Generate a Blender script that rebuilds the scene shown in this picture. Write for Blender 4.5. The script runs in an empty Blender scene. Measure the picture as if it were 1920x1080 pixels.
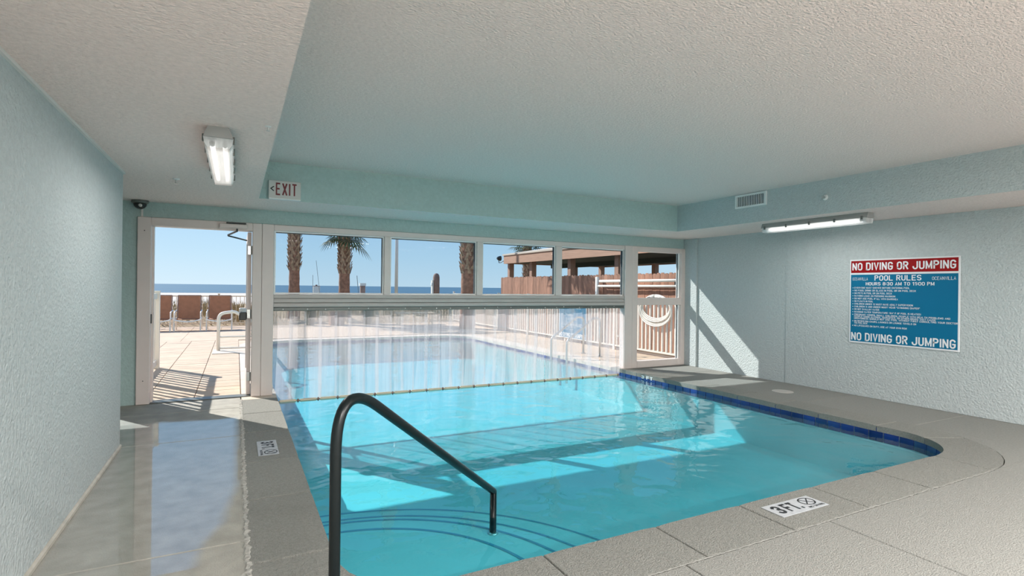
import bpy, bmesh, math, random
from mathutils import Matrix, Vector
random.seed(7)
SC = bpy.context.scene
COL = SC.collection
PI = math.pi

# ------------------------------------------------------------------ camera
cam_d = bpy.data.cameras.new('camera'); cam = bpy.data.objects.new('camera', cam_d); COL.objects.link(cam)
cam_d.sensor_width = 36.0; cam_d.lens = 36.0*1001/1920; cam_d.clip_end = 40000; cam_d.clip_start = .05
EYE = 1.42
_y, _r = math.radians(27.3), math.radians(0.70)
F = Vector((math.sin(_y), math.cos(_y), 0)); R0 = Vector((math.cos(_y), -math.sin(_y), 0)); U0 = Vector((0, 0, 1))
Rv = R0*math.cos(_r)+U0*math.sin(_r); Uv = U0*math.cos(_r)-R0*math.sin(_r)
m = Matrix.Identity(4)
for i in range(3):
    m[i][0] = Rv[i]; m[i][1] = Uv[i]; m[i][2] = -F[i]
m[2][3] = EYE
cam.matrix_world = m
SC.camera = cam
SC.view_settings.view_transform = 'Standard'; SC.view_settings.look = 'None'
SC.view_settings.gamma = 1.0; SC.view_settings.exposure = 0.08; SC.view_settings.use_curve_mapping = False
SC.cycles.max_bounces = 10; SC.cycles.diffuse_bounces = 6; SC.cycles.glossy_bounces = 5; SC.cycles.transparent_max_bounces = 24
SC.cycles.caustics_reflective = False; SC.cycles.caustics_refractive = False
SC.cycles.sample_clamp_indirect = 5.0; SC.cycles.use_denoising = True

# ------------------------------------------------------------------ sky
W = bpy.data.worlds.new('sky'); SC.world = W; W.use_nodes = True
nt = W.node_tree; nt.nodes.clear()
o_ = nt.nodes.new('ShaderNodeOutputWorld'); bg = nt.nodes.new('ShaderNodeBackground')
tc = nt.nodes.new('ShaderNodeTexCoord'); sx = nt.nodes.new('ShaderNodeSeparateXYZ'); cr = nt.nodes.new('ShaderNodeValToRGB')
nt.links.new(tc.outputs['Generated'], sx.inputs[0]); nt.links.new(sx.outputs[2], cr.inputs[0])
nt.links.new(cr.outputs[0], bg.inputs[0]); nt.links.new(bg.outputs[0], o_.inputs[0])
e = cr.color_ramp.elements
e[0].position = 0.0; e[0].color = (.66, .83, .94, 1)
e[1].position = 1.0; e[1].color = (.13, .30, .66, 1)
k = e.new(.05); k.color = (.55, .77, .93, 1)
k = e.new(.14); k.color = (.40, .65, .90, 1)
k = e.new(.40); k.color = (.24, .46, .80, 1)
bg.inputs[1].default_value = 1.0

# ------------------------------------------------------------------ sun
SUN_DIR = Vector((.676, -1.0, -.92)).normalized()
sd = bpy.data.lights.new('sun', 'SUN'); sd.energy = 7.2; sd.angle = math.radians(.55); sd.color = (1, .95, .88)
sun = bpy.data.objects.new('sun', sd); COL.objects.link(sun); sun.location = (-10, 20, 18)
sun.rotation_euler = SUN_DIR.to_track_quat('-Z', 'Y').to_euler()

LAMP_W = 146.0       # lamps in the added, unseen fixtures behind the camera
LAMP_VIEW_W = 12.0  # lamps in the two fixtures in view

# ------------------------------------------------------------------ materials
MATS = {}
def nodes(name):
    mt = bpy.data.materials.new(name); mt.use_nodes = True
    t = mt.node_tree; b = t.nodes['Principled BSDF']; MATS[name] = mt
    return mt, t, b
def mat(name, col, rough=.6, metal=0, var=0, vscale=6, bump=0, bscale=60, bdist=.01, spec=.5, detail=4, stretch=None, trans=0):
    mt, t, b = nodes(name)
    b.inputs['Base Color'].default_value = (*col, 1); b.inputs['Roughness'].default_value = rough
    b.inputs['Metallic'].default_value = metal; b.inputs['Specular IOR Level'].default_value = spec
    if var or bump:
        g = t.nodes.new('ShaderNodeNewGeometry'); src = g.outputs['Position']
        if stretch:
            mp = t.nodes.new('ShaderNodeMapping'); mp.inputs['Scale'].default_value = stretch
            t.links.new(src, mp.inputs[0]); src = mp.outputs[0]
    if var:
        n = t.nodes.new('ShaderNodeTexNoise'); n.inputs['Scale'].default_value = vscale; n.inputs['Detail'].default_value = detail
        t.links.new(src, n.inputs['Vector'])
        r = t.nodes.new('ShaderNodeMapRange'); r.inputs[1].default_value = .3; r.inputs[2].default_value = .7
        r.inputs[3].default_value = 1-var; r.inputs[4].default_value = 1+var
        t.links.new(n.outputs[0], r.inputs[0])
        x = t.nodes.new('ShaderNodeMix'); x.data_type = 'RGBA'; x.blend_type = 'MULTIPLY'; x.inputs[0].default_value = 1
        x.inputs[6].default_value = (*col, 1); t.links.new(r.outputs[0], x.inputs[7])
        t.links.new(x.outputs[2], b.inputs['Base Color'])
    if bump:
        n2 = t.nodes.new('ShaderNodeTexNoise'); n2.inputs['Scale'].default_value = bscale; n2.inputs['Detail'].default_value = 3
        t.links.new(src, n2.inputs['Vector'])
        bp = t.nodes.new('ShaderNodeBump'); bp.inputs['Strength'].default_value = bump; bp.inputs['Distance'].default_value = bdist
        t.links.new(n2.outputs[0], bp.inputs['Height']); t.links.new(bp.outputs[0], b.inputs['Normal'])
    return mt

mat('wall_paint', (.50, .55, .555), .75, bump=.8, bscale=48, bdist=.016, var=.05, vscale=30)
mat('ceiling_paint', (.95, .785, .735), .85, bump=1.0, bscale=80, bdist=.018, var=.06, vscale=60, stretch=(.6, 1.0, 1))
mat('teal_wall', (.41, .545, .53), .75, bump=.6, bscale=48, bdist=.012, var=.05, vscale=30)  # darker, more saturated tone for the lintel wall and back soffit face
mat('white_trim', (.74, .715, .69), .4)
mat('frame_paint', (.72, .63, .595), .42, var=.02)
mat('beam_paint', (.50, .455, .43), .45, var=.03)
mat('sash_white', (.85, .85, .84), .35)
mat('gasket', (.03, .04, .045), .6)
mat('concrete', (.25, .25, .23), .8, var=.10, vscale=55, bump=1.0, bscale=120, bdist=.008, detail=8)
mat('coping', (.245, .245, .222), .85, var=.14, vscale=70, bump=1.0, bscale=140, bdist=.012, detail=8)
mat('sealant', (.35, .34, .31), .9, var=.25, vscale=60)
mat('mortar', (.20, .19, .17), .9)
mat('grout', (.66, .70, .74), .7)
mat('blue_tile', (.012, .03, .17), .12, var=.25, vscale=5)
mat('plaster', (.38, .60, .61), .6, var=.05, vscale=2)
mat('step_stripe', (.10, .26, .36), .4)
mat('black_metal', (.005, .009, .010), .3, spec=.35)
mat('steel', (.62, .62, .60), .28, metal=.9)
mat('dark_plastic', (.03, .035, .035), .35)
mat('grey_metal', (.15, .16, .15), .4, metal=.3)
mat('housing_grey', (.36, .36, .35), .5)
mat('baseboard', (.50, .47, .41), .6, var=.15, vscale=12)
mat('paver', (.54, .42, .315), .85, var=.10, vscale=3, bump=.3, bscale=80)
mat('paver_joint', (.30, .23, .17), .9)
mat('pad_sunlit_coping', (.60, .52, .44), .8)
mat('fence_white', (.76, .70, .63), .45)
mat('fence_cream', (.66, .55, .40), .5)
mat('wood_fence', (.40, .20, .13), .8, var=.25, vscale=7, stretch=(4, 4, .5))
mat('fascia', (.48, .27, .18), .75, var=.10, vscale=5, stretch=(1, .4, 4))
mat('pav_post', (.42, .24, .17), .75, var=.1)
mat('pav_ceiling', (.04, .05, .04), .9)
mat('roof_tan', (.62, .50, .40), .85)
mat('sand', (.52, .48, .43), .95, var=.06, vscale=.3)
mat('dune_sand', (.36, .27, .17), .95, var=.15, vscale=1)
mat('dune_grass', (.34, .25, .12), .8, var=.3, vscale=2)
mat('sea', (.02, .085, .14), .35, var=.25, vscale=.02, stretch=(.1, 1, 1))
mat('trunk', (.34, .17, .11), .9, var=.35, vscale=9)
mat('boot', (.40, .27, .18), .85, var=.35, vscale=11)
mat('frond', (.085, .11, .035), .6, var=.3, vscale=6)
mat('shrub', (.16, .13, .06), .8, var=.3, vscale=6)
mat('sling', (.38, .16, .08), .7, var=.12, vscale=8)
mat('chair_frame', (.80, .77, .72), .4)
mat('sign_blue', (.004, .15, .29), .5, spec=.2)
mat('sign_red', (.30, .004, .006), .5, spec=.2)
mat('sign_white', (.80, .82, .84), .4)
mat('exit_red', (.16, .008, .012), .4)
mat('exit_face', (.62, .61, .58), .45)
mat('ink', (.012, .015, .018), .6)
mat('lid_grey', (.44, .42, .39), .6)
mat('plate', (.42, .44, .46), .6, var=.08, vscale=30)
mat('pile', (.30, .19, .15), .8, var=.2, vscale=5)
mat('hut', (.70, .66, .60), .8)
mat('building', (.55, .60, .58), .8)
mat('tube_cap', (.55, .55, .53), .5)
mat('exit_pad', (.85, .85, .85), .4)

def piece_tone(name, amt):
    t = MATS[name].node_tree; b = t.nodes['Principled BSDF']; l = b.inputs['Base Color'].links[0]; src = l.from_socket
    oi = t.nodes.new('ShaderNodeObjectInfo'); r = t.nodes.new('ShaderNodeMapRange'); r.inputs[3].default_value = 1-amt; r.inputs[4].default_value = 1+amt
    t.links.new(oi.outputs['Random'], r.inputs[0]); x = t.nodes.new('ShaderNodeMix'); x.data_type = 'RGBA'; x.blend_type = 'MULTIPLY'; x.inputs[0].default_value = 1
    t.links.new(src, x.inputs[6]); t.links.new(r.outputs[0], x.inputs[7]); t.links.new(x.outputs[2], b.inputs['Base Color'])
for n_, a_ in (('wood_fence', .22), ('paver', .05), ('blue_tile', .25), ('coping', .05), ('concrete', .03)): piece_tone(n_, a_)
def emit_mat(name, col, s):
    mt, t, b = nodes(name)
    b.inputs['Base Color'].default_value = (.8, .8, .8, 1)
    b.inputs['Emission Color'].default_value = (*col, 1); b.inputs['Emission Strength'].default_value = s
emit_mat('tube_glow', (1, .98, .94), 3.0)

def clear_mat(name, tint, ior=1.45, rough=0.0, bump=None, haze=None):
    """transparent body + fresnel gloss (+ cloudy diffuse/translucent share)"""
    mt = bpy.data.materials.new(name); mt.use_nodes = True; MATS[name] = mt
    t = mt.node_tree; t.nodes.clear()
    out = t.nodes.new('ShaderNodeOutputMaterial')
    tr = t.nodes.new('ShaderNodeBsdfTransparent'); tr.inputs[0].default_value = (*tint, 1)
    gl = t.nodes.new('ShaderNodeBsdfGlossy'); gl.inputs['Roughness'].default_value = rough; gl.inputs[0].default_value = (1, 1, 1, 1)
    fr = t.nodes.new('ShaderNodeFresnel'); fr.inputs[0].default_value = ior
    mx = t.nodes.new('ShaderNodeMixShader')
    gb = t.nodes.new('ShaderNodeNewGeometry'); io = t.nodes.new('ShaderNodeMapRange')   # same reflectance on both faces of the thin sheet
    io.inputs[3].default_value = ior; io.inputs[4].default_value = 1/ior
    t.links.new(gb.outputs['Backfacing'], io.inputs[0]); t.links.new(io.outputs[0], fr.inputs[0])
    body = tr.outputs[0]
    if haze:
        amt, hc = haze
        df = t.nodes.new('ShaderNodeBsdfDiffuse'); df.inputs[0].default_value = (*hc, 1)
        tl = t.nodes.new('ShaderNodeBsdfTranslucent'); tl.inputs[0].default_value = (*hc, 1)
        m1 = t.nodes.new('ShaderNodeMixShader'); m1.inputs[0].default_value = .5
        t.links.new(df.outputs[0], m1.inputs[1]); t.links.new(tl.outputs[0], m1.inputs[2])
        m2 = t.nodes.new('ShaderNodeMixShader')
        g = t.nodes.new('ShaderNodeNewGeometry'); mp = t.nodes.new('ShaderNodeMapping'); mp.inputs['Scale'].default_value = (14, 1, .6)
        n = t.nodes.new('ShaderNodeTexNoise'); n.inputs['Scale'].default_value = 1.0; n.inputs['Detail'].default_value = 5
        rr = t.nodes.new('ShaderNodeMapRange'); rr.inputs[1].default_value = .3; rr.inputs[2].default_value = .75
        rr.inputs[3].default_value = amt*.72; rr.inputs[4].default_value = amt*1.3
        t.links.new(g.outputs['Position'], mp.inputs[0]); t.links.new(mp.outputs[0], n.inputs['Vector']); t.links.new(n.outputs[0], rr.inputs[0])
        t.links.new(rr.outputs[0], m2.inputs[0])
        t.links.new(tr.outputs[0], m2.inputs[1]); t.links.new(m1.outputs[0], m2.inputs[2]); body = m2.outputs[0]
    t.links.new(fr.outputs[0], mx.inputs[0]); t.links.new(body, mx.inputs[1]); t.links.new(gl.outputs[0], mx.inputs[2])
    if bump:
        st, scs = bump
        g = t.nodes.new('ShaderNodeNewGeometry'); prev = None
        for sc_, w in scs:
            n = t.nodes.new('ShaderNodeTexNoise'); n.inputs['Scale'].default_value = sc_; n.inputs['Detail'].default_value = 1.5
            n.inputs['Distortion'].default_value = .6
            t.links.new(g.outputs['Position'], n.inputs['Vector'])
            bp = t.nodes.new('ShaderNodeBump'); bp.inputs['Strength'].default_value = st; bp.inputs['Distance'].default_value = w
            t.links.new(n.outputs[0], bp.inputs['Height'])
            if prev: t.links.new(prev.outputs[0], bp.inputs['Normal'])
            prev = bp
        t.links.new(prev.outputs[0], gl.inputs['Normal']); t.links.new(prev.outputs[0], fr.inputs['Normal'])
    t.links.new(mx.outputs[0], out.inputs[0])
    return mt
clear_mat('glass', (.83, .88, .91), 1.07)
clear_mat('door_glass', (.92, .94, .95), 1.12)
clear_mat('vinyl', (.95, .955, .96), 1.35, .12, haze=(.42, (.72, .665, .68)))
clear_mat('lens', (.92, .92, .92), 1.4, .2, haze=(.75, (.93, .93, .93)))
clear_mat('water', (.39, .82, .895), 1.33, .015, bump=(.5, ((2.2, .035), (7.0, .006))))

# wet walkway: concrete whose water film follows an irregular patch
mt, t, b = nodes('wet_concrete')
g = t.nodes.new('ShaderNodeNewGeometry'); sp = t.nodes.new('ShaderNodeSeparateXYZ'); t.links.new(g.outputs['Position'], sp.inputs[0])
n = t.nodes.new('ShaderNodeTexNoise'); n.inputs['Scale'].default_value = 1.3; n.inputs['Detail'].default_value = 4
t.links.new(g.outputs['Position'], n.inputs['Vector'])
def mth(op, a, c, clamp=False):
    q = t.nodes.new('ShaderNodeMath'); q.operation = op; q.use_clamp = clamp
    for i, v in enumerate((a, c)):
        if isinstance(v, (int, float)): q.inputs[i].default_value = v
        else: t.links.new(v, q.inputs[i])
    return q.outputs[0]
# edge runs from x=.07 (far) towards x=-.45 (near); the far end stops at y=6.6
edge = mth('ADD', mth('MULTIPLY', sp.outputs[1], .19), -.73)
edge = mth('ADD', edge, mth('MULTIPLY', mth('SUBTRACT', n.outputs[0], .5), .22))
edge = mth('MINIMUM', edge, .05)
a1 = mth('MULTIPLY', mth('SUBTRACT', edge, sp.outputs[0]), 14, True)
a2 = mth('MULTIPLY', mth('SUBTRACT', mth('ADD', 6.55, mth('MULTIPLY', mth('SUBTRACT', n.outputs[0], .5), .5)), sp.outputs[1]), 9, True)
wet = mth('MULTIPLY', a1, a2, True)
nc = t.nodes.new('ShaderNodeTexNoise'); nc.inputs['Scale'].default_value = 7; nc.inputs['Detail'].default_value = 6
t.links.new(g.outputs['Position'], nc.inputs['Vector'])
rp = t.nodes.new('ShaderNodeValToRGB'); rp.color_ramp.elements[0].position = .3; rp.color_ramp.elements[1].position = .72
rp.color_ramp.elements[0].color = (.29, .28, .245, 1); rp.color_ramp.elements[1].color = (.40, .385, .34, 1)
t.links.new(nc.outputs[0], rp.inputs[0]); t.links.new(rp.outputs[0], b.inputs['Base Color'])
b.inputs['Roughness'].default_value = .75; b.inputs['Coat Roughness'].default_value = .015; b.inputs['Coat IOR'].default_value = 2.05
t.links.new(wet, b.inputs['Coat Weight'])
nb = t.nodes.new('ShaderNodeTexNoise'); nb.inputs['Scale'].default_value = 110
t.links.new(g.outputs['Position'], nb.inputs['Vector'])
bp = t.nodes.new('ShaderNodeBump'); bp.inputs['Distance'].default_value = .006; bp.inputs['Strength'].default_value = .7
t.links.new(nb.outputs[0], bp.inputs['Height']); t.links.new(bp.outputs[0], b.inputs['Normal'])

# ------------------------------------------------------------------ helpers
def setm(me, mname):
    me.materials.append(MATS[mname])
def obj(name, bm, mname, parent=None, smooth=False, loc=None):
    me = bpy.data.meshes.new(name); bm.normal_update(); bm.to_mesh(me); bm.free(); setm(me, mname)
    if smooth:
        me.polygons.foreach_set('use_smooth', [True]*len(me.polygons))
    o = bpy.data.objects.new(name, me); COL.objects.link(o)
    if parent: o.parent = parent
    if loc: o.location = loc
    return o
def inst(name, me, parent, loc=(0, 0, 0), rz=0, scale=None):
    o = bpy.data.objects.new(name, me); COL.objects.link(o); o.parent = parent; o.location = loc; o.rotation_euler[2] = rz
    if scale: o.scale = scale
    return o
def thing(name, label=None, cat=None, loc=(0, 0, 0), rz=0, group=None, kind=None):
    o = bpy.data.objects.new(name, None); COL.objects.link(o); o.location = loc; o.rotation_euler[2] = rz
    o.empty_display_size = .1
    return tag(o, label, cat, group, kind)
def tag(o, label=None, cat=None, group=None, kind=None):
    if label: o['label'] = label
    if cat: o['category'] = cat
    if group: o['group'] = group
    if kind: o['kind'] = kind
    return o
def struct(o, label=None, cat=None):
    return tag(o, label, cat, kind='structure')
def box(bm, x0, x1, y0, y1, z0, z1, bev=0):
    v = [bm.verts.new((x, y, z)) for z in (z0, z1) for y in (y0, y1) for x in (x0, x1)]
    fs = [bm.faces.new([v[i] for i in f]) for f in ((0, 2, 3, 1), (4, 5, 7, 6), (0, 1, 5, 4), (2, 6, 7, 3), (0, 4, 6, 2), (1, 3, 7, 5))]
    if bev:
        es = list({e for f in fs for e in f.edges})
        bmesh.ops.bevel(bm, geom=es, offset=bev, segments=1, affect='EDGES', profile=.5)
    return bm
def B(*a, bev=0):
    return box(bmesh.new(), *a, bev=bev)
def prism(bm, pts, z0, z1, bev=0):
    lo = [bm.verts.new((x, y, z0)) for x, y in pts]; hi = [bm.verts.new((x, y, z1)) for x, y in pts]
    bm.faces.new(lo[::-1]); top = bm.faces.new(hi); n_ = len(pts)
    for i in range(n_):
        j = (i+1) % n_; bm.faces.new((lo[i], lo[j], hi[j], hi[i]))
    if bev:
        bmesh.ops.bevel(bm, geom=list(top.edges), offset=bev, segments=2, affect='EDGES', profile=.5)
    return bm
def tube(bm, pts, r, seg=10, caps=True, radii=None):
    pts = [Vector(p) for p in pts]; rings = []
    up = None
    for i, p in enumerate(pts):
        d = (pts[min(i+1, len(pts)-1)]-pts[max(i-1, 0)]).normalized()
        if up is None:
            up = Vector((0, 0, 1)) if abs(d.z) < .9 else Vector((1, 0, 0))
        s = d.cross(up)
        if s.length < 1e-4: s = d.orthogonal()
        s.normalize(); up = s.cross(d).normalized()
        rr = radii[i] if radii else r
        rings.append([bm.verts.new(p+(s*math.cos(a)+up*math.sin(a))*rr) for a in [2*PI*k/seg for k in range(seg)]])
    for a, c in zip(rings, rings[1:]):
        for k in range(seg):
            l = (k+1) % seg; bm.faces.new((a[k], a[l], c[l], c[k]))
    if caps:
        bm.faces.new(rings[0]); bm.faces.new(rings[-1][::-1])
    bmesh.ops.recalc_face_normals(bm, faces=bm.faces)
    return bm
def T(pts, r, seg=10, radii=None):
    return tube(bmesh.new(), pts, r, seg, True, radii)
def lathe(bm, prof, seg=20, c=(0, 0, 0), axis='Z'):
    rings = []
    for r, h in prof:
        ring = []
        for k in range(seg):
            a = 2*PI*k/seg; u, w = r*math.cos(a), r*math.sin(a)
            p = {'Z': (u, w, h), 'Y': (u, h, w), 'X': (h, u, w)}[axis]
            ring.append(bm.verts.new((c[0]+p[0], c[1]+p[1], c[2]+p[2])))
        rings.append(ring)
    for a, b_ in zip(rings, rings[1:]):
        for k in range(seg):
            l = (k+1) % seg; bm.faces.new((a[k], a[l], b_[l], b_[k]))
    bm.faces.new(rings[0][::-1]); bm.faces.new(rings[-1])
    bmesh.ops.recalc_face_normals(bm, faces=bm.faces)
    return bm
def round_path(pts, rad, n_=8):
    """polyline with rounded inner corners"""
    pts = [Vector(p) for p in pts]; out = [pts[0]]
    for i in range(1, len(pts)-1):
        p = pts[i]; a = (pts[i-1]-p); c = (pts[i+1]-p)
        r = rad[i-1] if isinstance(rad, (list, tuple)) else rad
        ang = a.angle(c); d = r/math.tan(ang/2); d = min(d, a.length*.95, c.length*.95)
        p0, p1 = p+a.normalized()*d, p+c.normalized()*d
        for k in range(n_+1):
            u = k/n_; out.append(p0*(1-u)**2+p*2*u*(1-u)+p1*u*u)
    out.append(pts[-1]); return out
def arc_bend(p0, p, p1, r, n_=10):
    return round_path([p0, p, p1], r, n_)[1:-1]

# condensed block lettering: each glyph is a set of strokes in a 0..w x 0..1 cell
def _arc(cx, cy, rx, ry, a0, a1, n_=6):
    return [(cx+rx*math.cos(math.radians(a0+(a1-a0)*i/n_)), cy+ry*math.sin(math.radians(a0+(a1-a0)*i/n_))) for i in range(n_+1)]
def glyphs(w):
    r = w*.5; q = .24; lo, hi = q, 1-q
    O = [(0, lo)]+_arc(r, lo, r, q, 180, 360)+[(w, hi)]+_arc(r, hi, r, q, 0, 180)+[(0, lo)]
    bowl = [(0, 1), (w*.55, 1)]+_arc(w*.55, .755, w*.45, .245, 90, -90)+[(0, .51)]
    S = _arc(r, hi, r, q, 20, 180)+[(0, .70)]+_arc(r, .70, r, .19, 180, 250, 3)+_arc(r, .30, r, .19, 70, 0, 3)+[(w, lo)]+_arc(r, lo, r, q, 0, -160)
    C_ = _arc(r, hi, r, q, 10, 180)+[(0, lo)]+_arc(r, lo, r, q, 180, 350)
    return {
     'A': [[(0, 0), (w*.5, 1), (w, 0)], [(w*.18, .30), (w*.82, .30)]], 'B': [[(0, 0), (0, 1), (w*.6, 1)]+_arc(w*.6, .76, w*.36, .24, 90, -90)+_arc(w*.6, .26, w*.4, .26, 90, -90)+[(0, 0)], [(0, .52), (w*.6, .52)]],
     'C': [C_], 'D': [[(0, 0), (0, 1), (w*.45, 1)]+_arc(w*.45, hi, w*.55, q, 90, 0)+_arc(w*.45, lo, w*.55, q, 0, -90)+[(0, 0)]],
     'E': [[(w, 1), (0, 1), (0, 0), (w, 0)], [(0, .52), (w*.85, .52)]], 'F': [[(w, 1), (0, 1), (0, 0)], [(0, .52), (w*.85, .52)]],
     'G': [_arc(r, hi, r, q, 10, 180)+[(0, lo)]+_arc(r, lo, r, q, 180, 360)+[(w, .45), (w*.5, .45)]], 'H': [[(0, 0), (0, 1)], [(w, 0), (w, 1)], [(0, .52), (w, .52)]],
     'I': [[(0, 0), (0, 1)]], 'J': [[(w, 1), (w, lo)]+_arc(r, lo, r, q, 0, -180)+[(0, .30)]], 'K': [[(0, 0), (0, 1)], [(w, 1), (0, .42)], [(w*.3, .6), (w, 0)]],
     'L': [[(0, 1), (0, 0), (w, 0)]], 'M': [[(0, 0), (0, 1)], [(0, 1), (w*.62, .1), (w*1.24, 1)], [(w*1.24, 1), (w*1.24, 0)]], 'N': [[(0, 0), (0, 1)], [(0, 1), (w, 0)], [(w, 0), (w, 1)]],
     'O': [O], 'P': [[(0, 0)]+bowl], 'Q': [O, [(w*.55, .25), (w, 0)]], 'R': [[(0, 0)]+bowl, [(w*.5, .5), (w, 0)]], 'S': [S],
     'T': [[(0, 1), (w, 1)], [(w*.5, 1), (w*.5, 0)]], 'U': [[(0, 1), (0, lo)]+_arc(r, lo, r, q, 180, 360)+[(w, 1)]], 'V': [[(0, 1), (w*.5, 0), (w, 1)]],
     'W': [[(0, 1), (w*.33, 0), (w*.66, .9), (w, 0), (w*1.33, 1)]], 'X': [[(0, 0), (w, 1)], [(0, 1), (w, 0)]], 'Y': [[(0, 1), (w*.5, .48), (w, 1)], [(w*.5, .48), (w*.5, 0)]], 'Z': [[(0, 1), (w, 1), (0, 0), (w, 0)]],
     '0': [O], '1': [[(0, .8), (w*.5, 1), (w*.5, 0)]], '2': [_arc(r, hi, r, q, 170, -20)+[(0, 0), (w, 0)]],
     '3': [_arc(r, .76, r, .24, 165, -90)+[(r*.8, .52)], [(r*.8, .52)]+_arc(r, .26, r, .26, 90, -165)], '4': [[(w*.8, 0), (w*.8, 1), (0, .3), (w, .3)]],
     '8': [_arc(r, .76, r*.92, .24, -90, 270, 10), _arc(r, .26, r, .26, 90, 450, 10)],
     ':': [[(0, .2), (0, .32)], [(0, .68), (0, .8)]], '.': [[(0, 0), (0, .12)]], ',': [[(.02, .1), (0, -.12)]], '"': [[(0, .75), (0, 1)], [(w*.3, .75), (w*.3, 1)]],
     '(': [_arc(w*.5, .5, w*.4, .6, 120, 240)], ')': [_arc(0, .5, w*.4, .6, 60, -60)], '\u00b0': [_arc(w*.2, .85, w*.2, .13, 0, 360, 8)]}
def ribbon(bm, pts, t, z, fx, fy):
    P = [Vector(p) for p in pts]; Q = [P[0]]
    for p in P[1:]:
        if (p-Q[-1]).length > 1e-5: Q.append(p)
    if len(Q) < 2: return
    L, Rr = [], []
    for i, p in enumerate(Q):
        a = (p-Q[i-1]).normalized() if i else None; c = (Q[i+1]-p).normalized() if i+1 < len(Q) else None
        if a is None or c is None:
            d = c if a is None else a; nn = Vector((-d.y, d.x)); k = 1
            ext = d*(-t*.5 if a is None else t*.5)*.6
        else:
            n1 = Vector((-a.y, a.x)); n2 = Vector((-c.y, c.x)); nn = n1+n2
            if nn.length < .2: nn = n1
            nn.normalize(); k = min(1.8, 1/max(.3, nn.dot(n1))); ext = Vector((0, 0))
        L.append(p+ext+nn*t*.5*k); Rr.append(p+ext-nn*t*.5*k)
    for i in range(len(Q)-1):
        bm.faces.new([bm.verts.new((*fx(v), z)) for v in (Rr[i], Rr[i+1], L[i+1], L[i])])
def text(bm, s, x, y, w, h, z, t=.20, cell=.50, split=None):
    """lettering fitted into the box x..x+w, y..y+h in local XY at height z"""
    G_ = glyphs(cell); items = []; cx = 0; gap = .14+t*.9
    for ch in s.upper():
        if ch == ' ': cx += cell*.8; continue
        st = G_.get(ch, [[(0, 0), (cell, 0), (cell, 1), (0, 1), (0, 0)]])
        mx_ = max(p[0] for q in st for p in q)
        items.append((cx, st)); cx += mx_+gap
    tot = cx-gap+t; sy = h/(1+t); sx_ = w/tot
    for ox, st in items:
        b_ = bmesh.new() if split else bm
        for k, q in enumerate(st):
            ribbon(b_, [(p[0]+ox, p[1]) for p in q], t, z+k*.0003, lambda v: (x+(v[0]+t/2)*sx_, y+(v[1]+t/2)*sy), None)
        if split:
            made = obj(split[0], b_, split[1], split[2])
            if len(split) > 3: made.matrix_local = split[3]
    return bm

# ------------------------------------------------------------------ dimensions
YB, XR, XL, ZS, ZC = 7.55, 7.60, -0.88, 2.38, 2.80
WT = .22                                   # glass wall thickness
YR = -4.0                                  # rear wall behind the camera
PX0, PX1, PY0, PY1 = .45, 6.10, 2.42, 14.9 # pool basin
WATER = -.09; PF = -.62
CW = .38

# pool outline (counter-clockwise) with outward normals
def outline(off=0, step=.08):
    cs = [(PX1, PY0, .65, -PI/2), (PX1, PY1, 1.0, 0), (PX0, PY1, 1.0, PI/2), (PX0, PY0, .45, PI)]
    pts = []
    for (x, y, r, a0) in cs:
        cx = x-r if x == PX1 else x+r; cy = y+r if y == PY0 else y-r
        k = max(6, int(r*PI/2/step))
        for i in range(k+1):
            a = a0+PI/2*i/k; nx, ny = math.cos(a), math.sin(a)
            pts.append((cx+nx*r, cy+ny*r, nx, ny))
    out = []
    for i, p in enumerate(pts):
        q = pts[(i+1) % len(pts)]; out.append(p)
        d = math.hypot(q[0]-p[0], q[1]-p[1]); k = int(d/.25)
        for j in range(1, k):
            u = j/k; out.append((p[0]+(q[0]-p[0])*u, p[1]+(q[1]-p[1])*u, p[2]+(q[2]-p[2])*u, p[3]+(q[3]-p[3])*u))
    return [(x+nx*off, y+ny*off, nx, ny) for x, y, nx, ny in out]
OUT = outline()
CUM = [0]
for a, c in zip(OUT, OUT[1:]+OUT[:1]): CUM.append(CUM[-1]+math.hypot(c[0]-a[0], c[1]-a[1]))
PER = CUM[-1]
def at_s(s):
    s %= PER
    lo = 0
    for i in range(len(OUT)):
        if CUM[i] <= s <= CUM[i+1]: lo = i; break
    a, c = OUT[lo], OUT[(lo+1) % len(OUT)]; d = CUM[lo+1]-CUM[lo]; u = (s-CUM[lo])/d if d > 1e-9 else 0
    nx, ny = a[2]+(c[2]-a[2])*u, a[3]+(c[3]-a[3])*u; l = math.hypot(nx, ny)
    return a[0]+(c[0]-a[0])*u, a[1]+(c[1]-a[1])*u, nx/l, ny/l
def s_of(x, y):
    best = (9e9, 0)
    for i in range(int(PER/.02)):
        p = at_s(i*.02); d = (p[0]-x)**2+(p[1]-y)**2
        if d < best[0]: best = (d, i*.02)
    return best[1]

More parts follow.
